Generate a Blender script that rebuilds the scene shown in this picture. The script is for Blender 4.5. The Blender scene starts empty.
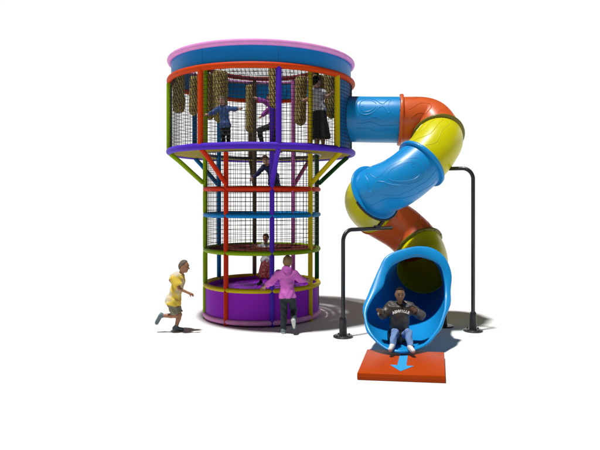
import bpy, math, random
import numpy as np
from mathutils import Vector
R = math.radians
sc = bpy.context.scene

# ------------------------------------------------------------------ camera, world, sun, exposure
cam = bpy.data.cameras.new('camera'); camo = bpy.data.objects.new('camera', cam)
sc.collection.objects.link(camo); sc.camera = camo
camo.location = (0, 0, 2.4); camo.rotation_euler = (R(90), 0, 0)
cam.sensor_width = 36; cam.lens = 34.65; cam.shift_x = -0.0369; cam.shift_y = -0.0427
cam.clip_start = 0.1; cam.clip_end = 5000

W = bpy.data.worlds.new('World'); sc.world = W; W.use_nodes = True
nt = W.node_tree; nt.nodes.clear()
out = nt.nodes.new('ShaderNodeOutputWorld'); bg = nt.nodes.new('ShaderNodeBackground')
tc = nt.nodes.new('ShaderNodeTexCoord'); sep = nt.nodes.new('ShaderNodeSeparateXYZ')
rmp = nt.nodes.new('ShaderNodeValToRGB'); az = nt.nodes.new('ShaderNodeMapRange'); mul = nt.nodes.new('ShaderNodeMath'); mxw = nt.nodes.new('ShaderNodeMix'); mxw.data_type = 'RGBA'
# made-up surround: white low on the far side, dim elsewhere to keep shadows dark
rmp.color_ramp.elements[0].position = 0.36; rmp.color_ramp.elements[0].color = (1, 1, 1, 1)
rmp.color_ramp.elements[1].position = 0.42; rmp.color_ramp.elements[1].color = (0, 0, 0, 1)
az.inputs[1].default_value = 0.0; az.inputs[2].default_value = 0.3
mul.operation = 'MULTIPLY'
mxw.inputs[6].default_value = (0.02, 0.02, 0.021, 1); mxw.inputs[7].default_value = (1, 1, 1, 1)
nt.links.new(tc.outputs['Generated'], sep.inputs[0]); nt.links.new(sep.outputs['Z'], rmp.inputs[0]); nt.links.new(sep.outputs['Y'], az.inputs[0])
nt.links.new(rmp.outputs[0], mul.inputs[0]); nt.links.new(az.outputs[0], mul.inputs[1]); nt.links.new(mul.outputs[0], mxw.inputs[0])
nt.links.new(mxw.outputs[2], bg.inputs[0]); bg.inputs[1].default_value = 1.06
nt.links.new(bg.outputs[0], out.inputs[0])

sun = bpy.data.lights.new('sun', 'SUN'); suno = bpy.data.objects.new('sun', sun); sc.collection.objects.link(suno)
sun.energy = 4.8; sun.angle = R(3.6); sun.color = (1, 0.985, 0.96)
suno.rotation_euler = Vector((-0.17, -0.10, 1.0)).to_track_quat('Z', 'Y').to_euler()
suno.location = (-6, -4, 20)
sc.view_settings.view_transform = 'Standard'; sc.view_settings.look = 'None'
sc.view_settings.exposure = 0; sc.view_settings.gamma = 1
sc.cycles.max_bounces = 8; sc.cycles.diffuse_bounces = 4

rnd = random.Random(4)

# ------------------------------------------------------------------ materials
def mat(name, col, rough=0.45, bump=0.0, bscale=30, var=0.0, vscale=6, coat=0.0, spec=0.5, sheen=0.0):
    m = bpy.data.materials.new(name); m.use_nodes = True; n = m.node_tree; b = n.nodes['Principled BSDF']
    b.inputs['Base Color'].default_value = (*col, 1); b.inputs['Roughness'].default_value = rough
    b.inputs['Specular IOR Level'].default_value = spec
    b.inputs['Coat Weight'].default_value = coat; b.inputs['Coat Roughness'].default_value = 0.12
    b.inputs['Sheen Weight'].default_value = sheen
    t = n.nodes.new('ShaderNodeTexCoord')
    if var:
        no = n.nodes.new('ShaderNodeTexNoise'); no.inputs['Scale'].default_value = vscale; no.inputs['Detail'].default_value = 5
        n.links.new(t.outputs['Object'], no.inputs['Vector'])
        mx = n.nodes.new('ShaderNodeMix'); mx.data_type = 'RGBA'
        lo = tuple(c * (1 - var) for c in col); hi = tuple(min(1, c * (1 + var)) for c in col)
        mx.inputs[6].default_value = (*lo, 1); mx.inputs[7].default_value = (*hi, 1)
        n.links.new(no.outputs['Fac'], mx.inputs[0]); n.links.new(mx.outputs[2], b.inputs['Base Color'])
        mr = n.nodes.new('ShaderNodeMapRange'); mr.inputs[3].default_value = max(0.05, rough - 0.08); mr.inputs[4].default_value = min(1, rough + 0.12)
        n.links.new(no.outputs['Fac'], mr.inputs[0]); n.links.new(mr.outputs[0], b.inputs['Roughness'])
    if bump:
        nb = n.nodes.new('ShaderNodeTexNoise'); nb.inputs['Scale'].default_value = bscale; nb.inputs['Detail'].default_value = 4
        n.links.new(t.outputs['Object'], nb.inputs['Vector'])
        bp = n.nodes.new('ShaderNodeBump'); bp.inputs['Strength'].default_value = bump; bp.inputs['Distance'].default_value = 0.02
        n.links.new(nb.outputs['Fac'], bp.inputs['Height']); n.links.new(bp.outputs[0], b.inputs['Normal'])
    return m

def foam(name, col): return mat(name, col, 0.5, 0.22, 11, 0.14, 7, 0.0, 0.10)
def plastic(name, col): return mat(name, col, 0.34, 0.05, 5, 0.06, 3, 0.10, 0.3)
M = dict(
    ground=mat('studio_ground', (0.715, 0.715, 0.715), 0.9, spec=0.02),
    lime=foam('lime_foam', (0.23, 0.38, 0.004)), red=foam('red_foam', (0.54, 0.026, 0.003)),
    violet=foam('violet_foam', (0.075, 0.022, 0.48)), yellow=foam('yellow_foam', (0.56, 0.45, 0.004)),
    dgreen=foam('dark_green_foam', (0.012, 0.085, 0.020)), mauve=foam('mauve_foam', (0.52, 0.14, 0.42)),
    brown=foam('brown_foam', (0.11, 0.078, 0.045)), navy=foam('blue_foam', (0.004, 0.13, 0.36)),
    sky=foam('sky_blue_foam', (0.005, 0.20, 0.55)), orange=foam('orange_foam', (0.58, 0.050, 0.004)),
    crimson=foam('crimson_foam', (0.32, 0.010, 0.018)), pink=foam('pink_foam', (0.74, 0.30, 0.66)),
    band=mat('blue_vinyl', (0.006, 0.20, 0.56), 0.42, 0.15, 4, 0.05, 3, spec=0.2),
    purple=mat('purple_vinyl', (0.27, 0.014, 0.52), 0.6, 0.3, 3, 0.08, 3, spec=0.1),
    deck=mat('yellow_deck', (0.28, 0.21, 0.004), 0.7, 0.1, 10, 0.15, 5, spec=0.1),
    net=mat('black_net', (0.018, 0.018, 0.02), 0.7, spec=0.2), rope=mat('dark_red_rope', (0.13, 0.022, 0.016), 0.8, spec=0.2),
    pblue=plastic('blue_plastic', (0.006, 0.25, 0.60)), pyel=plastic('yellow_plastic', (0.60, 0.57, 0.002)),
    pora=plastic('orange_plastic', (0.62, 0.100, 0.018)), olive=plastic('olive_plastic', (0.16, 0.14, 0.01)),
    steel=mat('black_steel', (0.016, 0.016, 0.017), 0.35, 0.05, 60, 0.2, 20, 0.1), bolt=mat('steel_bolt', (0.35, 0.35, 0.36), 0.3, spec=0.8),
    mat=mat('orange_vinyl', (0.41, 0.048, 0.002), 0.40, 0.45, 2.2, 0.10, 3, 0.0, 0.07), arrow=mat('arrow_blue', (0.03, 0.33, 0.66), 0.4),
    skin=mat('light_skin', (0.48, 0.27, 0.19), 0.55, 0.1, 80, 0.10, 20), tan=mat('tan_skin', (0.36, 0.17, 0.09), 0.55, 0.1, 80, 0.10, 20),
    dark=mat('brown_skin', (0.17, 0.088, 0.046), 0.5, 0.1, 80, 0.15, 20),
    hair_black=mat('black_hair', (0.012, 0.010, 0.010), 0.9, 0.35, 120, 0.3, 60, spec=0.1), hair_brown=mat('brown_hair', (0.05, 0.028, 0.016), 0.9, 0.35, 120, 0.3, 60, spec=0.1),
    hair_blond=mat('blond_hair', (0.30, 0.20, 0.10), 0.9, 0.35, 120, 0.3, 60, spec=0.1), hair_grey=mat('grey_brown_hair', (0.15, 0.12, 0.10), 0.9, 0.35, 150, 0.3, 60, spec=0.1),
    eye=mat('dark_eye', (0.01, 0.008, 0.008), 0.2), lip=mat('lip', (0.24, 0.07, 0.06), 0.5),
    white=mat('white_cloth', (0.62, 0.62, 0.64), 0.8, 0.5, 18, 0.06, 9), ink_white=mat('white_print', (0.85, 0.85, 0.84), 0.7), sole=mat('white_shoe', (0.62, 0.62, 0.60), 0.6),
    black=mat('black_cloth', (0.012, 0.014, 0.016), 0.8, 0.6, 18, 0.3, 9), ink=mat('dark_jeans', (0.014, 0.026, 0.028), 0.8, 0.6, 16, 0.35, 12),
    jeans=mat('blue_jeans', (0.13, 0.23, 0.46), 0.85, 0.8, 14, 0.35, 14), leather=mat('dark_brown_leather', (0.040, 0.034, 0.028), 0.42, 0.8, 12, 0.35, 10),
    khaki=mat('khaki_shorts', (0.22, 0.22, 0.15), 0.85, 0.7, 14, 0.15, 9), bluej=mat('blue_jacket', (0.035, 0.10, 0.30), 0.75, 0.7, 14, 0.35, 9),
    pinkh=mat('pink_hoodie', (0.62, 0.14, 0.56), 0.85, 0.8, 13, 0.22, 9), purp=mat('purple_top', (0.30, 0.045, 0.36), 0.8, 0.6, 14, 0.2, 9),
    navyc=mat('navy_cloth', (0.010, 0.018, 0.085), 0.8, 0.6, 14, 0.3, 9), greyshoe=mat('grey_shoe', (0.12, 0.17, 0.20), 0.6, 0.2, 40, 0.2, 20),
)
# two-tone cloths
def cloth2(name, a, b, scale, lo=0.45, hi=0.6, stretch=(1, 1, 1), off=(0, 0, 0)):
    m = mat(name, a, 0.85, 0.7, 14); n = m.node_tree; bs = n.nodes['Principled BSDF']
    t = n.nodes.new('ShaderNodeTexCoord'); mp = n.nodes.new('ShaderNodeMapping'); mp.inputs['Scale'].default_value = stretch; mp.inputs['Location'].default_value = off
    no = n.nodes.new('ShaderNodeTexNoise'); no.inputs['Scale'].default_value = scale; no.inputs['Detail'].default_value = 3
    r = n.nodes.new('ShaderNodeValToRGB'); r.color_ramp.elements[0].position = lo; r.color_ramp.elements[1].position = hi
    r.color_ramp.elements[0].color = (*a, 1); r.color_ramp.elements[1].color = (*b, 1)
    n.links.new(t.outputs['Object'], mp.inputs[0]); n.links.new(mp.outputs[0], no.inputs['Vector']); n.links.new(no.outputs['Fac'], r.inputs[0]); n.links.new(r.outputs[0], bs.inputs['Base Color'])
    return m
M['yshirt'] = cloth2('yellow_white_shirt', (0.72, 0.52, 0.05), (0.60, 0.54, 0.44), 3.2, 0.50, 0.60)
M['redskirt'] = cloth2('red_print_skirt', (0.28, 0.02, 0.025), (0.36, 0.16, 0.12), 26, 0.5, 0.62)

def weave():
    m = mat('woven_khaki', (0.25, 0.19, 0.06), 0.85, spec=0.2); n = m.node_tree; b = n.nodes['Principled BSDF']
    uv = n.nodes.new('ShaderNodeUVMap'); mp = n.nodes.new('ShaderNodeMapping'); mp.inputs['Rotation'].default_value = (0, 0, R(68)); mp.inputs['Scale'].default_value = (1, 1, 1)
    br = n.nodes.new('ShaderNodeTexBrick'); br.inputs['Color1'].default_value = (0.56, 0.43, 0.15, 1); br.inputs['Color2'].default_value = (0.42, 0.31, 0.10, 1)
    br.inputs['Mortar'].default_value = (0.05, 0.035, 0.012, 1); br.inputs['Scale'].default_value = 1; br.inputs['Mortar Size'].default_value = 0.008
    br.inputs['Brick Width'].default_value = 0.24; br.inputs['Row Height'].default_value = 0.05; br.inputs['Mortar Smooth'].default_value = 0.3
    n.links.new(uv.outputs[0], mp.inputs[0]); n.links.new(mp.outputs[0], br.inputs['Vector']); n.links.new(br.outputs['Color'], b.inputs['Base Color'])
    bp = n.nodes.new('ShaderNodeBump'); bp.invert = True; bp.inputs['Strength'].default_value = 0.8; bp.inputs['Distance'].default_value = 0.01
    n.links.new(br.outputs['Fac'], bp.inputs['Height']); n.links.new(bp.outputs[0], b.inputs['Normal'])
    return m
M['weave'] = weave()

# ------------------------------------------------------------------ mesh helpers
class MB:
    def __init__(s): s.v = []; s.f = []; s.uv = None
    def add(s, v, f):
        o = len(s.v); s.v += [tuple(map(float, p)) for p in v]; s.f += [tuple(i + o for i in q) for q in f]
    def grid(s, rows, closeu=False, closev=False, flip=False):
        n = len(rows); m = len(rows[0]); v = [p for r in rows for p in r]; f = []
        for i in range(n if closev else n - 1):
            for j in range(m if closeu else m - 1):
                a = i * m + j; b = i * m + (j + 1) % m; c = ((i + 1) % n) * m + (j + 1) % m; d = ((i + 1) % n) * m + j
                f.append((d, c, b, a) if flip else (a, b, c, d))
        s.add(v, f)
    def tube(s, pts, r, sides=12, closed=False, cap=True, round_=0):
        P = [Vector(p) for p in pts]; n = len(P); rr = r if hasattr(r, '__len__') else [r] * n
        T = []
        for i in range(n):
            if closed: t = P[(i + 1) % n] - P[i - 1]
            else: t = P[min(i + 1, n - 1)] - P[max(i - 1, 0)]
            T.append(t.normalized())
        up = Vector((0, 0, 1)) if abs(T[0].z) < 0.9 else Vector((0, 1, 0))
        N = (up - T[0] * up.dot(T[0])).normalized(); rows = []
        for i in range(n):
            N = (N - T[i] * N.dot(T[i])).normalized(); B = T[i].cross(N)
            rows.append([P[i] + (N * math.cos(a) + B * math.sin(a)) * rr[i] for a in [2 * math.pi * k / sides for k in range(sides)]])
        if round_ and not closed:
            def capr(row, c, t, rad):
                o = []
                for k in (1, 2, 3):
                    a = k / 3.3 * math.pi / 2
                    o.append([c + (p - c) * math.cos(a) + t * rad * math.sin(a) * round_ for p in row])
                return o
            rows = capr(rows[0], P[0], -T[0], rr[0])[::-1] + rows + capr(rows[-1], P[-1], T[-1], rr[-1])
        o = len(s.v); s.grid(rows, closeu=True, closev=closed, flip=True)
        if cap and not closed:
            s.f.append(tuple(range(o, o + sides))); e = o + (len(rows) - 1) * sides; s.f.append(tuple(range(e + sides - 1, e - 1, -1)))
    def lathe(s, prof, c=(0, 0, 0), n=32, cap=True):
        rows = [[(c[0] + r * math.cos(2 * math.pi * k / n), c[1] + r * math.sin(2 * math.pi * k / n), c[2] + z) for k in range(n)] for r, z in prof]
        o = len(s.v); s.grid(rows, closeu=True)
        if cap:
            s.f.append(tuple(range(o + n - 1, o - 1, -1))); e = o + (len(rows) - 1) * n; s.f.append(tuple(range(e, e + n)))
    def box(s, c, d):
        x, y, z = c; a, b, h = d[0] / 2, d[1] / 2, d[2] / 2
        s.add([(x - a, y - b, z - h), (x + a, y - b, z - h), (x + a, y + b, z - h), (x - a, y + b, z - h), (x - a, y - b, z + h), (x + a, y - b, z + h), (x + a, y + b, z + h), (x - a, y + b, z + h)],
              [(3, 2, 1, 0), (4, 5, 6, 7), (0, 1, 5, 4), (1, 2, 6, 5), (2, 3, 7, 6), (3, 0, 4, 7)])
    def build(s, name, m, parent=None, smooth=True, origin=None, auto=True):
        me = bpy.data.meshes.new(name)
        V = s.v
        if origin is not None: V = [(p[0] - origin[0], p[1] - origin[1], p[2] - origin[2]) for p in V]
        me.from_pydata(V, [], s.f); me.update()
        if smooth:
            me.polygons.foreach_set('use_smooth', [True] * len(me.polygons))
            if auto: me.set_sharp_from_angle(angle=R(48))
        me.materials.append(m)
        o = bpy.data.objects.new(name, me); sc.collection.objects.link(o)
        if origin is not None and parent is None: o.location = origin
        if parent: o.parent = parent
        return o

def tag(o, label=None, cat=None, group=None, kind=None):
    if label: o['label'] = label
    if cat: o['category'] = cat
    if group: o['group'] = group
    if kind: o['kind'] = kind
    return o
def thing(name, loc, label, cat, group=None):
    o = bpy.data.objects.new(name, None); o.empty_display_size = 0.2; sc.collection.objects.link(o); o.location = loc
    return tag(o, label, cat, group)

# ------------------------------------------------------------------ ground
g = MB(); g.add([(-1500, -200, 0), (1500, -200, 0), (1500, 3000, 0), (-1500, 3000, 0)], [(0, 1, 2, 3)])
tag(g.build('ground', M['ground'], smooth=False), kind='structure')

# ------------------------------------------------------------------ play tower (local coords: origin at its foot)
TC = (-1.239, 11.982, 0); R1, R2 = 1.869, 1.165
ZT, ZH, ZF, ZR, ZB, ZG, ZY, ZP = 5.165, 4.763, 3.349, 2.606, 2.09, 1.384, 0.677, 0.075
AL = [-75.3, -30.3, 14.7, 59.7, 104.7, 149.7, 194.7, 239.7]
PC = ['lime', 'red', 'violet', 'yellow', 'dgreen', 'mauve', 'brown', 'navy']
tower = thing('play_tower', TC, 'round climbing tower with blue and pink crown, black net walls and coloured padded posts', 'play tower')
def pol(r, a, z): a = R(a); return (r * math.sin(a), -r * math.cos(a), z)
def arc(r, a0, a1, z, n): return [pol(r, a0 + (a1 - a0) * i / n, z) for i in range(n + 1)]

JN = [ZP, ZY, ZG, ZB, ZR]
for a, c in zip(AL, PC):
    b = MB(); zs = [0.0, 0.012]
    pts = [(0, 0.038), (0.02, 0.047)]
    for z in JN:
        pts += [(z - 0.07, 0.047), (z - 0.03, 0.043), (z - 0.008, 0.031), (z + 0.008, 0.031), (z + 0.03, 0.043), (z + 0.07, 0.047)] if z > 0.1 else [(z - 0.02, 0.040), (z + 0.03, 0.044), (z + 0.07, 0.047)]
    pts += [(3.0, 0.047), (3.2, 0.047)] + ([(3.30, 0.047)] if c == 'red' else [(4.6, 0.047), (5.06, 0.047), (5.10, 0.036)])
    b.lathe([(r, z) for z, r in pts], pol(R2, a, 0), 20); b.build('inner_post', M[c], tower)
UA = [-75.3, -30.3, 14.7, 54.5, 104.7, 149.7, 194.7, 239.7]
UC = ['lime', 'orange', 'violet', 'yellow', 'lime', 'mauve', 'brown', 'navy']
for a, c in zip(UA, UC):
    b = MB(); x, y, _ = pol(R1, a, 0)
    b.lathe([(0.05, ZF + 0.02), (0.054, ZF + 0.08), (0.054, ZH - 0.08), (0.045, ZH - 0.01)], (x, y, 0), 20); b.build('outer_post', M[c], tower)
for a, c in zip(AL, PC):
    b = MB(); b.tube([pol(R1 - 0.03, a, ZF - 0.05), pol(R1 - 0.2, a, ZF - 0.19), pol(R2 + 0.05, a, 2.74)], 0.046, 14, round_=0.6)
    b.build('diagonal_brace', M[c], tower)
def fullring(name, r, z, tr, m, n=128, sides=14):
    b = MB(); b.tube([pol(r, 360 * i / n, z) for i in range(n)], tr, sides, closed=True); return b.build(name, m, tower)
fullring('crown_rim', R1 - 0.01, ZT, 0.055, M['pink'])
fullring('header_ring', R1 - 0.005, ZH, 0.058, M['orange'])
fullring('deck_ring', R1, ZF, 0.062, M['violet'])
fullring('roof_ring', R2, 5.14, 0.048, M['crimson'])
def seg_ring(z, m, tr=0.044, rr=R2 + 0.0):
    for i in range(8):
        a0 = AL[i]; a1 = AL[(i + 1) % 8] + (360 if i == 7 else 0)
        b = MB(); b.tube(arc(rr, a0 + 1.9, a1 - 1.9, z, 10), tr, 12, round_=1.0); b.build('rail_pad', m, tower)
for z, c in ((ZR, 'red'), (ZB, 'sky'), (ZG, 'lime'), (ZY, 'yellow'), (ZP, 'pink')): seg_ring(z, M[c], 0.052 if z < 0.1 else 0.046)
# crown band, eight vinyl panels
for i in range(8):
    a0 = AL[i] + 0.08; a1 = AL[(i + 1) % 8] + (360 if i == 7 else 0) - 0.08
    b = MB(); n = 14; rows = []
    for k in range(n + 1):
        a = a0 + (a1 - a0) * k / n
        rows.append([pol(R1 - 0.035, a, ZH + 0.03), pol(R1 - 0.035, a, ZT - 0.03), pol(R1 - 0.065, a, ZT - 0.03), pol(R1 - 0.065, a, ZH + 0.03)])
    o_ = len(b.v); b.grid(rows, closeu=True); b.f += [(o_, o_ + 1, o_ + 2, o_ + 3), (o_ + 4 * n + 3, o_ + 4 * n + 2, o_ + 4 * n + 1, o_ + 4 * n)]
    b.build('crown_panel', M['band'], tower)
# annular deck
b = MB(); rows = []
for k in range(96):
    a = 360 * k / 96
    rows.append([pol(R2 + 0.06, a, ZF + 0.02), pol(R1 - 0.01, a, ZF + 0.02), pol(R1 - 0.01, a, ZF - 0.03), pol(R2 + 0.06, a, ZF - 0.03)])
b.grid(rows, closeu=True, closev=True); b.build('deck', M['deck'], tower)
fullring('deck_edge', R2 + 0.03, ZF - 0.02, 0.03, M['steel'])
# nets
NR = 0.0042
for i in range(8):
    a0 = UA[i]; a1 = UA[(i + 1) % 8] + (360 if i == 7 else 0); b = MB(); r = R1 - 0.015
    z = ZF + 0.06
    while z < ZH - 0.03:
        w = rnd.uniform(-0.5, 0.5)
        b.tube([pol(r, a0 + (a1 - a0) * k / 9, z + 0.006 * math.sin(k * 1.3 + w * 9)) for k in range(10)], NR, 4, cap=False); z += 0.069
    n = int((a1 - a0) / 2.15)
    for k in range(1, n):
        a = a0 + (a1 - a0) * k / n
        b.tube([pol(r - 0.004, a + rnd.uniform(-.12, .12), ZF + 0.03), pol(r - 0.004, a + rnd.uniform(-.15, .15), (ZF + ZH) / 2), pol(r - 0.004, a, ZH - 0.03)], NR, 4, cap=False)
    b.build('safety_net', M['net'], tower, smooth=False)
for i in range(8):
    a0 = AL[i]; a1 = AL[(i + 1) % 8] + (360 if i == 7 else 0); b = MB(); r = R2 - 0.01
    z = ZG + 0.09
    while z < ZF - 0.03:
        b.tube([pol(r, a0 + (a1 - a0) * k / 6, z) for k in range(7)], 0.0044, 4, cap=False); z += 0.088
    for k in range(1, 9):
        a = a0 + (a1 - a0) * k / 9
        b.tube([pol(r - 0.004, a, ZG + 0.03), pol(r - 0.004, a, ZF - 0.02)], 0.0044, 4, cap=False)
    b.build('shaft_net', M['net'], tower, smooth=False)
def flatnet(name, r, z, step, tr, m, hole=None):
    b = MB(); k = -r + step * 0.5
    while k < r:
        h = math.sqrt(r * r - k * k)
        for ax in (0, 1):
            segs = [(-h, h)]
            if hole:
                hx, hy, hr = hole; q = (k - (hy if ax == 0 else hx)); 
                if abs(q) < hr:
                    w = math.sqrt(hr * hr - q * q); c = hx if ax == 0 else hy; segs = [(-h, c - w), (c + w, h)]
            for s0, s1 in segs:
                if s1 - s0 > 0.02: b.tube([(s0, k, z), (s1, k, z)] if ax == 0 else [(k, s0, z + 0.004), (k, s1, z + 0.004)], tr, 4, cap=False)
        k += step
    if hole:
        b.tube([(hole[0] + hole[2] * math.cos(a * R(15)), hole[1] + hole[2] * math.sin(a * R(15)), z) for a in range(24)], tr * 1.8, 6, closed=True)
    return b.build(name, m, tower, smooth=False)
flatnet('roof_net', R1 - 0.08, ZT - 0.05, 0.085, 0.0045, M['net'])
flatnet('climbing_net', R2 - 0.03, ZG + 0.01, 0.095, 0.009, M['rope'], hole=(0.03, 0.20, 0.27))
flatnet('climbing_net', R2 - 0.03, ZR + 0.0, 0.09, 0.007, M['net'], hole=(-0.6, 0.3, 0.3))
# pit
b = MB(); rows = []
for k in range(96):
    a = 360 * k / 96
    rows.append([pol(R2 - 0.005, a, 0.02), pol(R2 - 0.005, a, ZY), pol(R2 - 0.04, a, ZY), pol(R2 - 0.04, a, 0.02)])
b.grid(rows, closeu=True, closev=True, flip=True); b.build('pit_wall', M['purple'], tower)
b = MB(); b.lathe([(R2 - 0.045, 0.50), (R2 - 0.045, 0.585), (0.6, 0.6), (0.01, 0.6)], n=64); b.build('pit_floor', M['purple'], tower)
# portal panel for the slide (hole in the middle)
def portal():
    b = MB(); a0, a1 = 57.5, 101.5; z0, z1 = ZF + 0.07, ZH - 0.06; ca, cz = 82, 4.03; N = 48
    def ringpt(k, f, r):
        t = 2 * math.pi * k / N; c, s_ = math.cos(t), math.sin(t)
        ia, iz = ca + math.degrees(0.47 / R1) * c, cz + 0.47 * s_
        sc_ = 1 / max(abs(c), abs(s_)); oa = (a0 + a1) / 2 + (a1 - a0) / 2 * c * sc_; oz = (z0 + z1) / 2 + (z1 - z0) / 2 * s_ * sc_
        a = ia + (oa - ia) * f; z = iz + (oz - iz) * f
        return pol(r, a, z)
    rows = [[ringpt(k, f, R1 - 0.03) for k in range(N)] for f in (0, .33, .66, 1)] + [[ringpt(k, f, R1 - 0.06) for k in range(N)] for f in (1, .66, .33, 0)]
    b.grid(rows, closeu=True, closev=True, flip=False); b.build('slide_portal', M['band'], tower)
portal()

# hanging woven rollers
roller_src = None
def roller(X, Y, zb, r, label):
    h = 5.02 - zb; N = 28; tx, ty = rnd.uniform(-.035, .035), rnd.uniform(-.03, .03); b = MB()
    prof = [(0.01, 0.0), (r * 0.6, 0.015), (r * 0.92, 0.05), (r, 0.10)] + [(r * rnd.uniform(.93, 1.05), 0.1 + (h - .13) * k / 8) for k in range(1, 8)] + [(r, h - 0.03), (r * 0.9, h), (0.01, h)]
    rows = [[(q * math.cos(2 * math.pi * k / N) + tx * (h - z), q * math.sin(2 * math.pi * k / N) + ty * (h - z), z + .02 * math.sin(2 * math.pi * k / N * 2 + X * 9) * (z < .12)) for k in range(N + 1)] for q, z in prof]
    b.grid(rows)
    t = thing('hanging_roller', (X, Y, zb), label, 'roller', 'woven rollers hanging under the tower roof')
    o = b.build('woven_cover', M['weave'], t)
    me = o.data; uv = me.uv_layers.new(name='UVMap')
    for p in me.polygons:
        for li, vi in zip(p.loop_indices, p.vertices):
            i, k = divmod(vi, N + 1); uv.data[li].uv = (k / N * 2 * math.pi * r, prof[i][1])
    c = MB(); c.tube([(0, 0, h - 0.01), (0, 0, h + 0.09)], 0.012, 8); c.build('strap', M['net'], t)
roller(-2.92, 11.75, 4.17, 0.12, 'short woven roller at the far left inside the upper net')
roller(-2.72, 12.35, 4.20, 0.11, 'woven roller hanging between the lime post and the orange post')
roller(-2.38, 12.10, 4.08, 0.12, 'woven roller just right of the orange post, behind the blue jacket child')
roller(-2.09, 11.85, 3.98, 0.15, 'widest woven roller, hanging right behind the head of the blue jacket child')
roller(-1.64, 13.30, 3.95, 0.12, 'woven roller hanging behind the brown post')
roller(-0.90, 10.50, 4.07, 0.09, 'woven roller hanging close left of the violet post, over the purple child')
roller(-0.44, 12.35, 3.99, 0.13, 'woven roller between the mauve post and the inner yellow post')
roller(-0.10, 12.25, 4.10, 0.14, 'woven roller hanging behind the woman in the long skirt')
roller(0.17, 12.05, 4.10, 0.14, 'woven roller hanging left of the outer yellow post near the slide mouth')

# ------------------------------------------------------------------ tube slide
slide = thing('tube_slide', (1.58, 11.1, 0), 'spiral tube slide of blue, orange and yellow sections on black steel poles', 'tube slide')
SO = Vector((1.58, 11.1, 0))
CP = [(.48, 11.74, 4.03), (1.0, 11.67, 4.01), (1.57, 11.58, 3.99), (2.11, 11.58, 3.96), (2.26, 11.26, 3.62), (2.14, 10.93, 3.40), (1.84, 10.72, 3.06),
      (1.38, 10.57, 2.71), (.98, 10.74, 2.53), (.90, 11.17, 2.35), (1.1, 11.63, 2.13), (1.66, 11.83, 1.78), (1.95, 11.62, 1.45), (1.98, 11.25, 1.20), (1.86, 10.88, 1.03), (1.66, 10.4, .85)]
CP = [np.array(c) for c in CP]
CP = [2 * CP[0] - CP[1]] + CP + [2 * CP[-1] - CP[-2]]
def cr(t):
    i = min(int(t), len(CP) - 4); u = t - i; a, b_, c, d = CP[i:i + 4]
    p = .5 * (2 * b_ + (c - a) * u + (2 * a - 5 * b_ + 4 * c - d) * u * u + (3 * b_ - a - 3 * c + d) * u ** 3)
    q = .5 * ((c - a) + 2 * (2 * a - 5 * b_ + 4 * c - d) * u + 3 * (3 * b_ - a - 3 * c + d) * u * u)
    return p, q / np.linalg.norm(q)
def frame(t):
    p, T = cr(t); s = np.cross(T, (0, 0, 1)); s /= np.linalg.norm(s); u = np.cross(s, T)
    return p - np.array(SO), T, s, u
def onpipe(t, ang, r, d=0):
    p, T, s, u = frame(t); return p + T * d + (u * math.cos(ang) + s * math.sin(ang)) * r
TR = 0.462
def section(t0, t1, m, name_label=None, n=26):
    b = MB(); rows = []; N = 56
    ts = [t0 + (t1 - t0) * i / n for i in range(n + 1)]
    for t in ts: rows.append([onpipe(t, 2 * math.pi * k / N, TR) for k in range(N)])
    for t in ts[::-1]: rows.append([onpipe(t, 2 * math.pi * k / N, TR - 0.02) for k in range(N)])
    b.grid(rows, closeu=True, closev=True, flip=True)
    return b.build('tube_section', m, slide)
def flange(t, m, parent, R_=0.52, w=0.04, off=0.0):
    b = MB(); N = 64; rows = []
    for d, r in ((-w / 2, TR - 0.01), (-w / 2, R_ - 0.012), (-w / 2 + 0.012, R_), (w / 2 - 0.012, R_), (w / 2, R_ - 0.012), (w / 2, TR - 0.01)):
        rows.append([onpipe(t, 2 * math.pi * k / N, r, d + off) for k in range(N)])
    b.grid(rows, closeu=True, closev=True, flip=True); return b.build('flange', m, parent)
def relief(t0, t1, curves, m, parent, r=0.011):
    b = MB()
    for cv in curves:
        cv = [cv[0]] + list(cv) + [cv[-1]]; sm = []
        for i in range(len(cv) - 3):
            q = [np.array(c) for c in cv[i:i + 4]]
            for u in (0, .34, .67): sm.append(.5 * (2 * q[1] + (q[2] - q[0]) * u + (2 * q[0] - 5 * q[1] + 4 * q[2] - q[3]) * u * u + (3 * q[1] - q[0] - 3 * q[2] + q[3]) * u ** 3))
        sm.append(np.array(cv[-1]))
        pts = [onpipe(t0 + (t1 - t0) * x, R(a), TR - 0.0055) for x, a in sm]
        b.tube(pts, r, 6, round_=1)
    b.build('embossed_lines', m, parent)
def fish(cx, ca, lx, la, flip=1):
    o = []
    for k, sc_ in enumerate((1.0, .72)):
        o.append([(cx + flip * lx * sc_ * math.cos(t), ca + la * sc_ * math.sin(t) * (1 - .25 * math.cos(t))) for t in np.linspace(0.35, 2 * math.pi - .35, 40)])
    tail = [(cx + flip * lx * .93, ca + la * .30), (cx + flip * lx * 1.25, ca + la * .16), (cx + flip * lx * 1.55, ca + la * .75), (cx + flip * lx * 1.75, ca + la * .7), (cx + flip * lx * 1.6, ca), (cx + flip * lx * 1.75, ca - la * .7), (cx + flip * lx * 1.55, ca - la * .75), (cx + flip * lx * 1.25, ca - la * .16), (cx + flip * lx * .93, ca - la * .30)]
    o.append(tail); o.append([(cx - flip * lx * .5 + lx * .07 * math.cos(t), ca + la * .25 + la * .12 * math.sin(t)) for t in np.linspace(0, 2 * math.pi, 14)])
    return o
def waves(a_list, amp, f, x0=.06, x1=.94, ph=0):
    return [[(x, a + amp * math.sin(f * x * 6.28 + ph + j * 1.1) + amp * .4 * math.sin(f * 2.3 * x * 6.28 + j)) for x in np.linspace(x0, x1, 34)] for j, a in enumerate(a_list)]
s1 = section(0, 2, M['pblue'], n=16)
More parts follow.
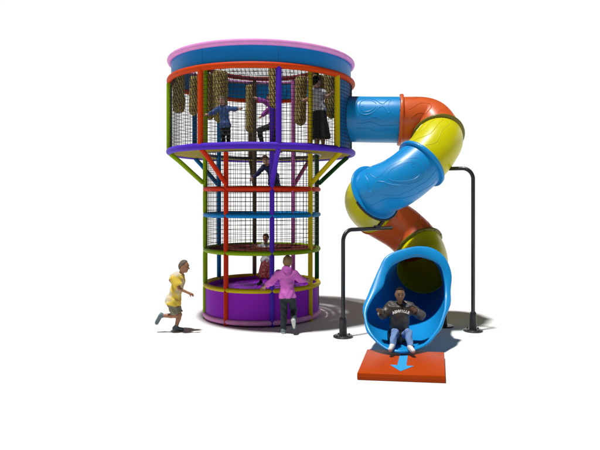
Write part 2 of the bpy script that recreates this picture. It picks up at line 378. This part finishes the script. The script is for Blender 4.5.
relief(0, 2, fish(.45, 60, .22, 25) + waves([96, 108, 122], 4, 1.3, .25, .95), M['pblue'], s1)
s2 = section(2, 4, M['pora']); flange(2.0, M['pora'], s2, w=0.07)
relief(2, 4, waves([20, 55, 90], 12, 1.1, .08, .8) , M['pora'], s2)
s3 = section(4, 6, M['pyel']); flange(4.0, M['olive'], s3, w=0.05)
relief(4, 6, waves([-40, -15, 10, 40, 70], 9, 1.0, .1, .9), M['pyel'], s3)
s4 = section(6, 8, M['pblue']); flange(6.0, M['pblue'], s4, w=0.07); flange(8.0, M['pblue'], s4, R_=.545, w=0.05)
relief(6, 8, fish(.42, -72, .26, 30) + waves([-20, -112, -128], 6, 1.2) + waves([-2], 5, 1), M['pblue'], s4)
s5 = section(8, 10, M['pyel']); s6 = section(10, 12, M['pora']); flange(10.0, M['pora'], s6, R_=0.49)
relief(10, 12, waves([-60, -20, 20], 10, 1.1), M['pora'], s6)
s7 = section(12, 14, M['pyel']); flange(12.0, M['olive'], s7, w=0.05)
# exit scoop
RIM = [(0, (1.721, 9.8, 1.54)), (22, (2.055, 9.75, 1.377)), (42, (2.129, 9.68, 1.1)), (62, (2.079, 9.52, 0.826)), (85, (1.948, 9.25, 0.589)), (110, (1.786, 8.98, 0.366)), (145, (1.53, 8.7, 0.19)), (180, (1.19, 8.5, 0.15)), (205, (0.93, 8.58, 0.19)), (235, (0.736, 8.8, 0.372)), (262, (0.689, 9.08, 0.608)), (285, (0.772, 9.28, 0.827)), (303, (0.901, 9.42, 1.014)), (320, (0.97, 9.56, 1.218)), (338, (1.125, 9.68, 1.408)), (350, (1.413, 9.76, 1.521))]
def rimpt(a):
    n = len(RIM)
    for i in range(n):
        a0, p0 = RIM[i]; a1, p1 = RIM[(i + 1) % n]; a1_ = a1 if i < n - 1 else 360
        if a0 <= a < a1_ or (i == n - 1):
            u = (a - a0) / (a1_ - a0); pm = np.array(RIM[i - 1][1]); pp = np.array(RIM[(i + 2) % n][1]); p0 = np.array(p0); p1 = np.array(p1)
            return .5 * (2 * p0 + (p1 - pm) * u + (2 * pm - 5 * p0 + 4 * p1 - pp) * u * u + (3 * p0 - pm - 3 * p1 + pp) * u ** 3) - np.array(SO)
def scoop():
    N = 112; K = 26; rows = []; T14 = frame(14)[1]; rim = []; inner = []; outer = []
    for k in range(N):
        a = 360 * k / N; p0 = onpipe(14, -R(a), TR - 0.01); p3 = rimpt(a)
        ro = p3 - np.array((1.42 - 1.58, 0, .85)); ro[1] = 0; ro /= np.linalg.norm(ro)
        g_ = min(a, 360 - a); bw = 1 - min(1, max(0, (g_ - 95) / 60)); bw = bw * bw * (3 - 2 * bw)
        p3 = p3 + ro * .045 * (.1 + .9 * bw)
        wd = .045 + .125 * max(0, math.cos(R(a) + .15)) ** .8
        outer.append(p3 + np.array((0, .05, 0)) * (wd / .16) + ro * (.012 * math.sin(R(a) * 11) + .010 * math.sin(R(a) * 5 + 1)) * (.3 + .7 * bw)); p3 = p3 - ro * wd * (.55 + .45 * bw)
        L = np.linalg.norm(p3 - p0)
        back = np.array((0.16, 1.0, 0.0)) * L * 0.33
        p1 = p0 + T14 * L * .40; rad = p3 - np.array((1.42 - 1.58, 9.6 - 11.1, .85)); rad[1] = 0; rad /= (np.linalg.norm(rad) + 1e-6)
        p2 = p3 + back * np.array((1, 1, 1)); p2 = p2 + rad * .05
        p2[2] = max(p2[2], .145)
        ring = [((1 - t) ** 3) * p0 + 3 * (1 - t) ** 2 * t * p1 + 3 * (1 - t) * t * t * p2 + t ** 3 * p3 for t in np.linspace(0, 1, K)]
        inner.append(ring); rim.append(p3)
    A = np.array(inner)                     # N,K,3
    du = np.roll(A, -1, 0) - np.roll(A, 1, 0); dv = np.gradient(A, axis=1); nr = np.cross(du, dv); nr /= np.linalg.norm(nr, axis=2, keepdims=True) + 1e-9
    cen = A.mean(axis=0, keepdims=True); sgn = np.sign(((A - cen) * nr).sum(axis=2).mean()); O = A + nr * sgn * 0.022
    b = MB(); rows = [list(A[:, j]) for j in range(K)] + [list(O[:, j]) for j in range(K - 1, -1, -1)]
    b.grid(rows, closeu=True, closev=True); s8 = b.build('exit_scoop', M['pblue'], slide)
    r = MB(); rows = []
    for i in range(N):                       # rolled lip: elongated section between the mouth edge and the outer edge
        p, q = rim[i], outer[i]; c = (p + q) / 2; e1 = (q - p) / 2; h = np.linalg.norm(e1); e1 = e1 / h * (h + .010)
        tg = rim[(i + 1) % N] - rim[i - 1]; e2 = np.cross(e1, tg); e2 /= np.linalg.norm(e2); e2 *= .030
        rows.append([c + e1 * math.cos(t) + e2 * math.sin(t) for t in np.linspace(0, 2 * math.pi, 16, endpoint=False)])
    r.grid(rows, closeu=True, closev=True); r.build('rim', M['pblue'], s8)
    return s8
scoop()
# bolts around two flanges
for t, pr, rr, d0 in ((2.0, s2, .495, -.03), (12.0, s7, .495, .02)):
    for k in range(12):
        T = frame(t)[1]; c = onpipe(t, 2 * math.pi * (k + .5) / 12, rr, d0); b = MB()
        b.tube([c - T * .016, c + T * .016], .012, 6); b.build('bolt', M['steel'], pr, smooth=False)
# support poles
def pole(name, base, ztop, end, rad=0.036):
    bx, by = base[0] - SO.x, base[1] - SO.y; ex, ey, ez = end[0] - SO.x, end[1] - SO.y, end[2]
    d = Vector((ex - bx, ey - by, 0)); L = d.length; d.normalize(); cr_ = 0.20
    pts = [Vector((bx, by, 0.02)), Vector((bx, by, ztop * .5)), Vector((bx, by, ztop - cr_))]
    for k in range(1, 9):
        a = k / 8 * math.pi / 2; pts.append(Vector((bx, by, ztop - cr_)) + d * cr_ * (1 - math.cos(a)) + Vector((0, 0, cr_ * math.sin(a))))
    pts.append(Vector((ex, ey, ez)))
    b = MB(); b.tube(pts, rad, 16, round_=.3); o = b.build('support_pole', M['steel'], slide)
    s = MB(); s.lathe([(0.175, 0.004), (0.175, 0.022), (0.165, 0.03), (0.075, 0.034), (0.068, 0.06), (0.060, 0.30), (0.056, 0.335), (0.038, 0.36)], (bx, by, 0), 28); s.build('base_plate', M['steel'], o)
    for k in range(4):
        q = MB(); a = k * math.pi / 2 + .6; q.lathe([(0.014, 0.03), (0.014, 0.048), (0.004, 0.05)], (bx + .135 * math.cos(a), by + .135 * math.sin(a), 0), 6); q.build('bolt', M['steel'], o)
    return o
p1 = pole('a', (.366, 10.07), 1.866, (1.30, 10.80, 1.87))
b = MB(); b.tube([onpipe(8, R(a), 0.565) for a in np.linspace(95, 250, 24)], 0.020, 8); b.build('clamp', M['steel'], p1)
b = MB(); bot = onpipe(8, R(180), .56); b.tube([(1.0 - SO.x, 10.565 - SO.y, 1.87), tuple(bot)], 0.035, 10); b.box((1.0 - SO.x, 10.565 - SO.y, 1.90), (.12, .10, .05)); b.build('bracket', M['steel'], p1)
p2 = pole('b', (2.75, 10.52), 2.97, (2.12, 10.86, 2.97))
p3 = MB(); q = (2.32 - SO.x, 10.9 - SO.y); p3.lathe([(0.15, 0.004), (0.15, 0.025), (0.05, 0.03), (0.04, 0.06), (0.036, 0.3), (0.036, .72)], (q[0], q[1], 0), 20); p3.build('support_foot', M['steel'], slide)

# ------------------------------------------------------------------ landing mat
def landing():
    A = Vector((.465, 7.67)); B = Vector((1.605, 7.53)); C_ = Vector((1.84, 8.70)); D = Vector((.69, 8.87)); c = (A + B + C_ + D) / 4
    t = thing('landing_mat', (c.x, c.y, 0), 'flat square orange landing mat with a blue arrow in front of the slide', 'landing mat')
    b = MB(); z1 = .1; bev = .012; pts = [A - c, B - c, C_ - c, D - c]
    rows = []
    for z, ins in ((0.004, .008), (.014, 0), (z1 - bev, 0), (z1 - bev * .3, bev * .3), (z1, bev)):
        rr = []
        for i, p in enumerate(pts):
            pv = (pts[i - 1] - p).normalized(); nx = (pts[(i + 1) % 4] - p).normalized()
            rr.append((*(p + (pv + nx) * ins), z))
        rows.append(rr)
    b.grid(rows, closeu=True); n = len(b.v); b.f += [(n - 4, n - 3, n - 2, n - 1), (3, 2, 1, 0)]
    o = b.build('vinyl_block', M['mat'], t)
    # arrow outline in mat frame
    yv = Vector((-.19, -.98)).normalized(); xv = Vector((yv.y, -yv.x)) * -1
    tip = Vector((1.05, 7.72)) - c
    sh = [(0, 0), (.165, .28), (.062, .28), (.058, .92), (-.058, .92), (-.062, .28), (-.165, .28)]
    q = [tip + xv * x - yv * y for x, y in sh]
    m = MB(); m.add([(*p, z1 + .004) for p in q] + [(*p, z1 + .0005) for p in q], [tuple(range(7))] + [(i, (i + 1) % 7, (i + 1) % 7 + 7, i + 7) for i in range(7)])
    m.build('arrow_mark', M['arrow'], t, smooth=False)
    s = MB(); s.tube([(*(p * .9985), .05) for p in pts + [pts[0]]], .0035, 6, cap=False); s.build('seam', M['mat'], t)
landing()

# ------------------------------------------------------------------ people: implicit surfaces -> one mesh per body / garment
def surf(sdf, pts, rad, res):
    P = np.array(pts); lo = P.min(0) - rad; hi = P.max(0) + rad
    n = np.ceil((hi - lo) / res).astype(int) + 1
    ax = [lo[i] + np.arange(n[i]) * res for i in range(3)]
    G = np.stack(np.meshgrid(*ax, indexing='ij'), -1).reshape(-1, 3)
    F = sdf(G).reshape(n)
    S = F < 0
    cx = np.zeros(tuple(n - 1) + (3,)); cn = np.zeros(tuple(n - 1))
    def sl(i, d): return slice(d, n[i] - 1 + d)
    for a in range(3):
        o = [i for i in range(3) if i != a]
        for d1 in (0, 1):
            for d2 in (0, 1):
                idx0 = [None] * 3; idx0[a] = sl(a, 0); idx0[o[0]] = sl(o[0], d1); idx0[o[1]] = sl(o[1], d2)
                idx1 = list(idx0); idx1[a] = sl(a, 1)
                f0 = F[tuple(idx0)]; f1 = F[tuple(idx1)]; ch = (f0 < 0) != (f1 < 0)
                t = np.where(ch, f0 / np.where(ch, f0 - f1, 1), 0)
                cx[..., a] += np.where(ch, t, 0); cx[..., o[0]] += ch * d1; cx[..., o[1]] += ch * d2; cn += ch
    act = cn > 0; ids = -np.ones(act.shape, int); ids[act] = np.arange(act.sum())
    I = np.argwhere(act); V = lo + (I + cx[act] / cn[act][:, None]) * res
    faces = []
    for a in range(3):
        b_, c_ = (a + 1) % 3, (a + 2) % 3
        s0 = [slice(None)] * 3; s1 = [slice(None)] * 3; s0[a] = slice(0, -1); s1[a] = slice(1, None)
        A = S[tuple(s0)]; B = S[tuple(s1)]
        for E, fl in ((A & ~B, False), (~A & B, True)):
            e = np.argwhere(E); e = e[(e[:, b_] > 0) & (e[:, c_] > 0) & (e[:, b_] < n[b_] - 1) & (e[:, c_] < n[c_] - 1)]
            def q(db, dc):
                w = e.copy(); w[:, b_] -= db; w[:, c_] -= dc; return ids[w[:, 0], w[:, 1], w[:, 2]]
            f = np.stack([q(1, 1), q(0, 1), q(0, 0), q(1, 0)], 1)
            faces.append(f[:, ::-1] if fl else f)
    b = MB(); b.v = [tuple(p) for p in V.tolist()]; b.f = [tuple(q) for q in np.concatenate(faces).tolist()]
    return b
def smin(a, b, k):
    h = np.clip(.5 + .5 * (b - a) / k, 0, 1); return b + (a - b) * h - k * h * (1 - h)
def cap(P, a, b, r0, r1, cut=(False, False)):
    a = np.array(a, float); b = np.array(b, float); ab = b - a; L2 = ab @ ab + 1e-9; t = (P - a) @ ab / L2; h = np.clip(t, 0, 1)
    d = np.linalg.norm(P - a - h[:, None] * ab, axis=1) - (r0 + (r1 - r0) * h); L = math.sqrt(L2)
    if cut[0]: d = np.maximum(d, -t * L)
    if cut[1]: d = np.maximum(d, (t - 1) * L)
    return d
def ell(P, c, ax, rs):
    Q = np.stack([(P - c) @ ax[i] / rs[i] for i in range(3)], 1); k = np.linalg.norm(Q, axis=1); return (k - 1) * min(rs)
def nrm(v): v = np.array(v, float); return v / (np.linalg.norm(v) + 1e-9)

def person(base, s, J, label, skin='skin', hair='hair_brown', top=None, topm='white', sleeve=1.0, bottom='trousers', botm='ink', legcut=1.0, shoe='black', face=(0, -1, 0), cover=False,
           puff=1.0, longhair=False, hood=False, hems=0.0, res=0.0105, bald=False, hx=1.0, hl=-.004, hslope=.8, wide=1.0):
    J = {k: np.array(v, float) * s for k, v in J.items()}
    H = 72 * s * hx
    t = thing('person', base, label, 'person')
    side = nrm(J['shR'] - J['shL']); up = nrm(J['neck'] - J['pel']); fw = nrm(np.cross(up, side)) 
    f = nrm(face); hup = nrm(np.array(J['head'] - J['neck']) * np.array((.5, .5, 1))); f = nrm(f - hup * (f @ hup)); hs = np.cross(f, hup)
    hc = J['head']; ax = np.array([hs, f, hup]); hr = (0.060 * H, 0.068 * H, 0.082 * H)
    allp = list(J.values()) + [J['toeR'], J['toeL']]
    arms = [('R', J['shR'], J['elR'], J['haR']), ('L', J['shL'], J['elL'], J['haL'])]
    legs = [('R', J['hiR'], J['knR'], J['anR'], J['toeR']), ('L', J['hiL'], J['knL'], J['anL'], J['toeL'])]
    ch = J['neck'] * .72 + J['pel'] * .28
    def torso(P, e=0.0):
        Q = P + fw * ((P - J['pel']) @ fw * .30)[:, None]      # flatter front to back
        d = cap(Q, J['pel'], ch, .070 * H + e, .078 * H + e)
        d = smin(d, cap(P, J['shR'] * .86 + J['shL'] * .14, J['shL'] * .86 + J['shR'] * .14, .040 * H + e, .040 * H + e), .05 * H)
        d = smin(d, cap(P, J['hiR'], J['hiL'], .052 * H + e, .052 * H + e), .03 * H)
        return d
    def body(P):
        d = torso(P, -.003)
        d = smin(d, cap(P, J['neck'] - up * .03 * H, hc, .032 * H, .034 * H), .02 * H)
        hd = ell(P, hc, ax, hr)
        hd = smin(hd, cap(P, hc + f * .03 * H - hup * .03 * H, hc + f * .040 * H - hup * .058 * H, .034 * H, .024 * H), .02 * H)     # jaw
        hd = smin(hd, cap(P, hc + f * .062 * H + hup * .008 * H, hc + f * .079 * H - hup * .018 * H, .006 * H, .011 * H), .008 * H)  # nose
        hd = smin(hd, cap(P, hc + f * .052 * H + hup * .022 * H - hs * .022 * H, hc + f * .052 * H + hup * .022 * H + hs * .022 * H, .012 * H, .012 * H), .010 * H)
        for q in (-1, 1): hd = smin(hd, ell(P, hc + hs * q * .058 * H - hup * .005 * H - f * .003 * H, ax, (.009 * H, .014 * H, .022 * H)), .006 * H)
        d = smin(d, hd, .015 * H)
        for _, a, b_, c in arms:
            d = smin(d, cap(P, a, b_, .031 * H, .023 * H), .02 * H); d = smin(d, cap(P, b_, c, .023 * H, .0165 * H), .008 * H)
            e = c + nrm(c - b_) * .035 * H; d = smin(d, cap(P, c, e, .017 * H, .020 * H), .008 * H)
        for _, a, b_, c, to in legs:
            d = smin(d, cap(P, a, b_, .050 * H, .034 * H), .02 * H); m_ = b_ * .68 + c * .32 
            d = smin(d, cap(P, b_, m_, .032 * H, .034 * H), .01 * H); d = smin(d, cap(P, m_, c, .034 * H, .022 * H), .01 * H)
            d = smin(d, cap(P, c, to, .022 * H, .016 * H), .012 * H)
        return d
    hiP = [hc + hup * .09 * H]
    b = surf(body, allp + hiP, .11 * H, res)
    # fingers: four and a thumb, bent, rooted inside the palm
    for nm, a, b_, c in arms:
        d = nrm(c - b_); e = c + d * .035 * H
        w = nrm(np.cross(d, fw + np.array((.02, .01, .03)))); nn = nrm(np.cross(w, d)); ln = (.036, .042, .039, .029)
        for i in range(4):
            o = e + w * (i - 1.5) * .0105 * H; L = ln[i] * H
            b.tube([o - d * .01 * H, o + d * L * .45, o + d * L * .8 - nn * L * .22, o + d * L * .98 - nn * L * .5], [.0062 * H, .0060 * H, .0054 * H, .0040 * H], 7, round_=1)
        o = c + d * .012 * H + w * .016 * H
        b.tube([o - w * .006 * H, o + w * .014 * H + d * .014 * H - nn * .006 * H, o + w * .020 * H + d * .034 * H - nn * .014 * H], [.0075 * H, .0068 * H, .0048 * H], 7, round_=1)
    b.build('body', M[skin], t, auto=False)
    # face details
    eb = MB()
    for q in (-1, 1):
        c = hc + f * .0605 * H + hup * .006 * H + hs * q * .022 * H
        eb.lathe([(0.0005, -.006 * H), (.005 * H, -.0045 * H), (.0078 * H, 0), (.005 * H, .0045 * H), (0.0005, .006 * H)], tuple(c), 10)
        br = hc + f * .0655 * H + hup * .026 * H + hs * q * .022 * H
        eb.tube([br - hs * .012 * H, br + hup * .003 * H, br + hs * .012 * H - f * .004 * H * 1], .0032 * H, 6, round_=1)
    eb.build('eyes', M['eye'], t)
    mo = MB(); c = hc + f * .066 * H - hup * .040 * H; mo.tube([c - hs * .016 * H - f * .006 * H, c, c + hs * .016 * H - f * .006 * H], .0042 * H, 8, round_=1); mo.build('mouth', M['lip'], t)
    # hair
    def hairf(P):
        d = ell(P, hc + hup * .003 * H - f * .003 * H, ax, (hr[0] + .006 * H, hr[1] + .006 * H, hr[2] + .006 * H))
        d = d + .0014 * H * np.sin(P @ hs / (.010 * H) + 2 * np.sin(P @ hup / (.02 * H))) 
        Q = P - hc; x = Q @ f; z = Q @ hup
        cut = (hslope * x - z + hl * H) * .78 if not bald else (1.6 * x - z + .02 * H) * .53
        d = np.maximum(d, cut)
        lowc = -.055 * H if not longhair else -.22 * H
        d = np.maximum(d, lowc - z + np.clip(x, 0, 9) * .6)
        if longhair:
            d = smin(d, np.maximum(ell(P, hc - f * .035 * H - hup * .07 * H, ax, (.055 * H, .035 * H, .11 * H)), cut), .02 * H)
        return d
    surf(hairf, [hc], .30 * H if longhair else .11 * H, .007).build('hair', M[hair], t, auto=False)
    # garments
    e = .013 * H * puff
    def shirt(P):
        lowp = J['pel'] - up * (.05 + hems) * H
        d = torso(P, e + (wide - 1) * .078 * H)
        d = smin(d, cap(P, J['pel'], lowp, .074 * H * wide + e, .078 * H * wide + e), .03 * H)
        d = np.maximum(d, -((P - lowp) @ up))
        nk = J['neck'] + up * .012 * H
        d = smin(d, cap(P, J['neck'] - up * .04 * H, nk, .043 * H, .040 * H + e * .4, (False, True)), .02 * H)
        d = np.maximum(d, ((P - nk) @ up) - .004 * H + .25 * ((P - nk) @ fw))
        for _, a, b_, c in arms:
            if sleeve >= 1:
                d = smin(d, cap(P, a, b_, .036 * H + e, .029 * H + e), .02 * H); c2 = c - nrm(c - b_) * .015 * H
                d = smin(d, cap(P, b_, c2, .029 * H + e, .022 * H + e * .8, (False, True)), .01 * H)
            else:
                m_ = a + (b_ - a) * sleeve; d = smin(d, cap(P, a, m_, .036 * H + e, .038 * H + e, (False, True)), .02 * H)
        if hood: d = smin(d, ell(P, J['neck'] + up * .012 * H - fw * .05 * H, np.array([side, fw, up]), (.072 * H, .035 * H, .045 * H)), .02 * H)
        d = d + .004 * H * np.sin(P @ up / (.018 * H) + 2.2 * np.sin(P @ side / (.03 * H)) + 1.4 * np.sin(P @ fw / (.03 * H)))
        return d
    surf(shirt, [J['shR'], J['shL'], J['elR'], J['elL'], J['haR'], J['haL'], J['pel'], J['neck'], J['pel'] - up * (.08 + hems) * H], .15 * H, res).build(top, M[topm], t, auto=False)
    def trousers(P):
        d = cap(P, J['hiR'], J['hiL'], .060 * H, .060 * H); wz = J['pel'] + up * .03 * H
        d = smin(d, cap(P, J['pel'] - up * .01 * H, wz, .074 * H, .074 * H), .03 * H); d = np.maximum(d, (P - wz) @ up)
        for _, a, b_, c, to in legs:
            if legcut >= 1:
                l = smin(cap(P, a, b_, .060 * H, .045 * H), cap(P, b_, c, .045 * H, .037 * H, (False, True)), .012 * H)
            else:
                l = cap(P, a, a + (b_ - a) * legcut * 1.25, .062 * H, .060 * H, (False, True))
            d = smin(d, l, .012 * H)
        return d + .004 * H * np.sin(P[:, 2] / (.016 * H) + 2.5 * np.sin(P[:, 0] / (.03 * H)))
    def skirt(P):
        a = J['pel'] + up * .03 * H; b_ = (J['anR'] + J['anL']) / 2; c = a + (b_ - a) * legcut; ab = c - a; L = np.linalg.norm(ab); n_ = ab / L
        x = (P - a) @ n_; r = np.linalg.norm(P - a - x[:, None] * n_, axis=1); th = np.arctan2((P - a) @ side, (P - a) @ fw)
        w = (.072 + .085 * np.clip(x / L, 0, 1) ** .8) * H * (1 + .07 * np.clip(x / L, 0, 1) * np.sin(th * 7))
        return np.maximum(np.maximum(r - w, x - L), -x)
    if bottom == 'skirt': surf(skirt, [J['pel'], J['anR'], J['anL']], .2 * H, res).build('skirt', M[botm], t, auto=False)
    else: surf(trousers, [J['hiR'], J['hiL'], J['knR'], J['knL'], J['anR'], J['anL'], J['pel'] + up * .05 * H], .10 * H, res).build(bottom, M[botm], t, auto=False)
    for _, a, b_, c, to in legs:
        d_ = nrm(to - c); sh = nrm(c - b_); heel = c + sh * .012 * H - d_ * .012 * H; 
        dn = nrm(sh - d_ * (sh @ d_))
        def shf(P):
            d = smin(cap(P, heel, to + d_ * .012 * H, .032 * H, .026 * H), cap(P, c - sh * .02 * H, heel, .030 * H, .032 * H), .012 * H)
            return np.maximum(d, (P - heel) @ dn - .026 * H)
        so = surf(shf, [c, to, heel], .06 * H, .008).build('shoe', M[shoe], t, auto=False)
        def sof(P): 
            d = cap(P, heel, to + d_ * .012 * H, .036 * H, .030 * H); x = (P - heel) @ dn
            return np.maximum(np.maximum(d, x - .033 * H), .016 * H - x)
        surf(sof, [c, to, heel], .06 * H, .006).build('sole', M['sole'], so, auto=False)
    return t, J, H, dict(fw=fw, up=up, side=side)

# runner (faces +x; his right side is towards the camera)
person((-2.66, 10.5, 0), .0182, dict(head=(8, 0, 65), neck=(5, 0, 57), pel=(-2.5, 0, 31), shR=(1, -6.5, 54), shL=(0, 6.5, 54), elR=(6, -10, 44), haR=(15, -8, 39.5), elL=(-8, 10, 50), haL=(-3, 11, 42),
       hiR=(-3, -4, 28), hiL=(-2.5, 4, 28), knR=(1, -4, 16.5), anR=(-13.5, -4, 16.5), toeR=(-17.5, -4, 10), knL=(3, 3, 16), anL=(-.5, 2, 3.2), toeL=(5, 2, 1.8)),
       'running boy in yellow and white shirt and khaki shorts left of the tower', skin='tan', hair='hair_grey', top='shirt', topm='yshirt', sleeve=.72, bottom='shorts', botm='khaki', legcut=.68, shoe='greyshoe', face=(1, -.1, -.1), hems=.0, puff=2.0, bald=True, wide=1.10)
# pink hoodie (back to the camera)
person((-.66, 10.36, 0), .0180, dict(head=(2, 3, 71), neck=(1, 1, 63), pel=(2, 0, 39), shR=(9, 1, 59), shL=(-7, 1, 59), elR=(15, 4, 53), haR=(20, 10, 51), elL=(-13, 0, 51.5), haL=(-20, 2, 46.5),
       hiR=(5.5, 0, 37), hiL=(-1.5, 0, 37), knR=(8, 6, 22), anR=(8.5, -7, 14), toeR=(9, -6, 8), knL=(-1.5, 1.5, 20), anL=(-2, 0, 3), toeL=(-2, 6, 1.8)),
       'child in a pink hooded sweatshirt reaching for the yellow rail of the tower', hair='hair_blond', top='hoodie', topm='pinkh', bottom='trousers', botm='ink', shoe='greyshoe', face=(.1, 1, 0), hood=True, puff=1.5, hx=1.02)
# blue jacket on the deck
person((-1.86, 10.78, ZF + .03), .0163, dict(head=(-.5, -1, 53), neck=(1, 0, 47), pel=(3, 0, 26), shR=(-4.5, 0, 44), shL=(8, 0, 44), elR=(-9, -1, 40), haR=(-16.5, -2, 37), elL=(14, -1, 43), haL=(19, -1, 43.5),
       hiR=(.5, 0, 25), hiL=(6, 0, 25), knR=(1, -2, 14), anR=(1, 0, 2.5), toeR=(0, -5, 1.5), knL=(7, -2, 14), anL=(7, 0, 2.5), toeL=(8, -5, 1.5)),
       'child in a blue jacket with arms spread wide on the upper deck', hair='hair_grey', top='jacket', topm='bluej', bottom='trousers', botm='black', face=(-.2, -1, -.1), puff=1.3, hx=.80, hems=.03)
# purple climber on the deck, facing left
person((-1.12, 12.3, ZF + .03), .0213, dict(head=(1, 0, 55), neck=(3, 0, 49.5), pel=(4, 0, 28), shR=(1.5, -5, 47), shL=(2, 5, 47), elR=(-5, -6, 51), haR=(-12, -5, 54), elL=(-4, 6, 42), haL=(-9, 7, 38),
       hiR=(3, -3, 27), hiL=(3.5, 3, 27), knR=(-10, -4, 23), anR=(-7, -4, 10), toeR=(-12, -4, 8), knL=(6, 4, 13), anL=(10, 4, 3), toeL=(5, 4, 1.5)),
       'child in a purple top and black trousers stepping up with one arm raised', hair='hair_brown', top='shirt', topm='purp', bottom='trousers', botm='black', face=(-1, -.2, .1), hx=.80)
# woman
person((-.08, 11.62, ZF + .03), .0201, dict(head=(-2, 0, 69), neck=(-1, 0, 61.5), pel=(1, 0, 43), shR=(-5, -4, 58.5), shL=(5, 5, 58.5), elR=(-8, -8, 52), haR=(-13, -6, 50), elL=(9, 2, 54), haL=(14.5, -2, 58),
       hiR=(-1, -2, 41), hiL=(4, 2, 41), knR=(0, -1, 22), anR=(-1, -1, 3.5), toeR=(2, -6, 2), knL=(5, 2, 22), anL=(5, 2, 3.5), toeL=(9, -2, 2)),
       'woman in white top and long black skirt standing on the upper deck by the slide', hair='hair_black', top='blouse', topm='white', sleeve=.45, bottom='skirt', botm='black', legcut=.80, face=(.75, .6, -.05), longhair=True, hx=.96)
# navy climber inside the shaft
person((-1.13, 11.75, 2.64), .0208, dict(head=(-1, -3, 27), neck=(1.5, 0, 22.5), pel=(6.5, 5, 11.5), shR=(-3, -1, 20), shL=(5.5, -1, 19.5), elR=(-8, -3, 14), haR=(-13, -4, 9), elL=(9, -5, 13), haL=(7, -7, 4),
       hiR=(4.5, 5, 10.5), hiL=(9, 5, 11), knR=(4, -2, 4), anR=(7, 8, 3), toeR=(8, 13, 2), knL=(10.5, 0, 6), anL=(11, 9, 3.2), toeL=(11.5, 14, 2)),
       'child in dark blue crawling in the net shaft below the upper deck', hair='hair_brown', top='shirt', topm='navyc', bottom='trousers', botm='navyc', face=(-.2, -1, -.3), hx=.72)
# red skirt child in the pit
person((-1.21, 12.2, .60), .0211, dict(head=(1, -1, 47), neck=(1, 0, 41), pel=(1, 0, 25), shR=(-4, 0, 38.5), shL=(6, 0, 38.5), elR=(-8, -2, 37.5), haR=(-12.5, -4, 39.8), elL=(9, -2, 37.5), haL=(12, -5, 39.8),
       hiR=(-1.5, 0, 24), hiL=(3.5, 0, 24), knR=(-3, -3, 13), anR=(-4, -1, 2.8), toeR=(-6, -6, 1.8), knL=(4, -3, 13), anL=(4, 0, 2.8), toeL=(4, -5, 1.8)),
       'child in a white shirt and red patterned skirt standing in the purple pit', skin='tan', hair='hair_brown', top='shirt', topm='white', sleeve=.6, bottom='skirt', botm='redskirt', legcut=.82, face=(-.3, -1, 0), hx=.68)
# boy at the slide exit
t_, J_, H_, F_ = person((1.20, 8.95, .145), .0155, dict(head=(0, -3, 51), neck=(0, -1, 41), pel=(0, 4, 10), shR=(-10.5, 0, 37), shL=(10.5, 0, 37), elR=(-17, -5, 31), haR=(-20.5, -11, 35), elL=(21, -2, 30), haL=(14, -10, 36),
       hiR=(-4, 3, 8), hiL=(4, 3, 8), knR=(-6.5, -14, 16), anR=(-10.5, -26, 6), toeR=(-13, -33, 4.5), knL=(6.5, -15, 16), anL=(6.5, -27, 5), toeL=(8, -34, 3.2)),
       'boy in a dark brown jacket and blue jeans sitting in the slide exit', skin='dark', hair='hair_black', top='jacket', topm='leather', bottom='jeans', botm='jeans', shoe='sole', face=(0, -1, -.05), puff=2.3, hx=1.10, hems=.02, res=.009, hl=.056, hslope=.25, wide=1.28)
# arched lettering on the jacket
def lettering(word, parent, centre, size, fw, up, side, rad):
    b = MB(); dg = None; n = len(word)
    for i, chh in enumerate(word):
        cu = bpy.data.curves.new('letter', 'FONT'); cu.body = chh; cu.size = size; cu.extrude = .003; cu.offset = size * .055; cu.align_x = 'CENTER'
        to = bpy.data.objects.new('letter', cu); sc.collection.objects.link(to)
        dg = bpy.context.evaluated_depsgraph_get(); me = bpy.data.meshes.new_from_object(to.evaluated_get(dg)); 
        x = (i - (n - 1) / 2) * size * .60; ang = x / rad
        V = []
        for v in me.vertices:
            lx, ly = v.co.x, v.co.y
            X = (rad + ly) * math.sin(ang) + lx * math.cos(ang); Z = (rad + ly) * math.cos(ang) - rad - lx * math.sin(ang)
            V.append(centre + side * X + up * Z + fw * (v.co.z - 0.9 * X * X))
        b.add(V, [tuple(p.vertices) for p in me.polygons]); bpy.data.objects.remove(to); bpy.data.curves.remove(cu); bpy.data.meshes.remove(me)
    b.build('lettering', M['ink_white'], parent, smooth=False)
SX = np.array((1.0, 0, 0)); 
lettering('ASHVILLE', t_, np.array((-.005, -.205, .545)), .052, np.array((0, -1.0, 0)), np.array((0, .1, 1.0)), SX, .25)
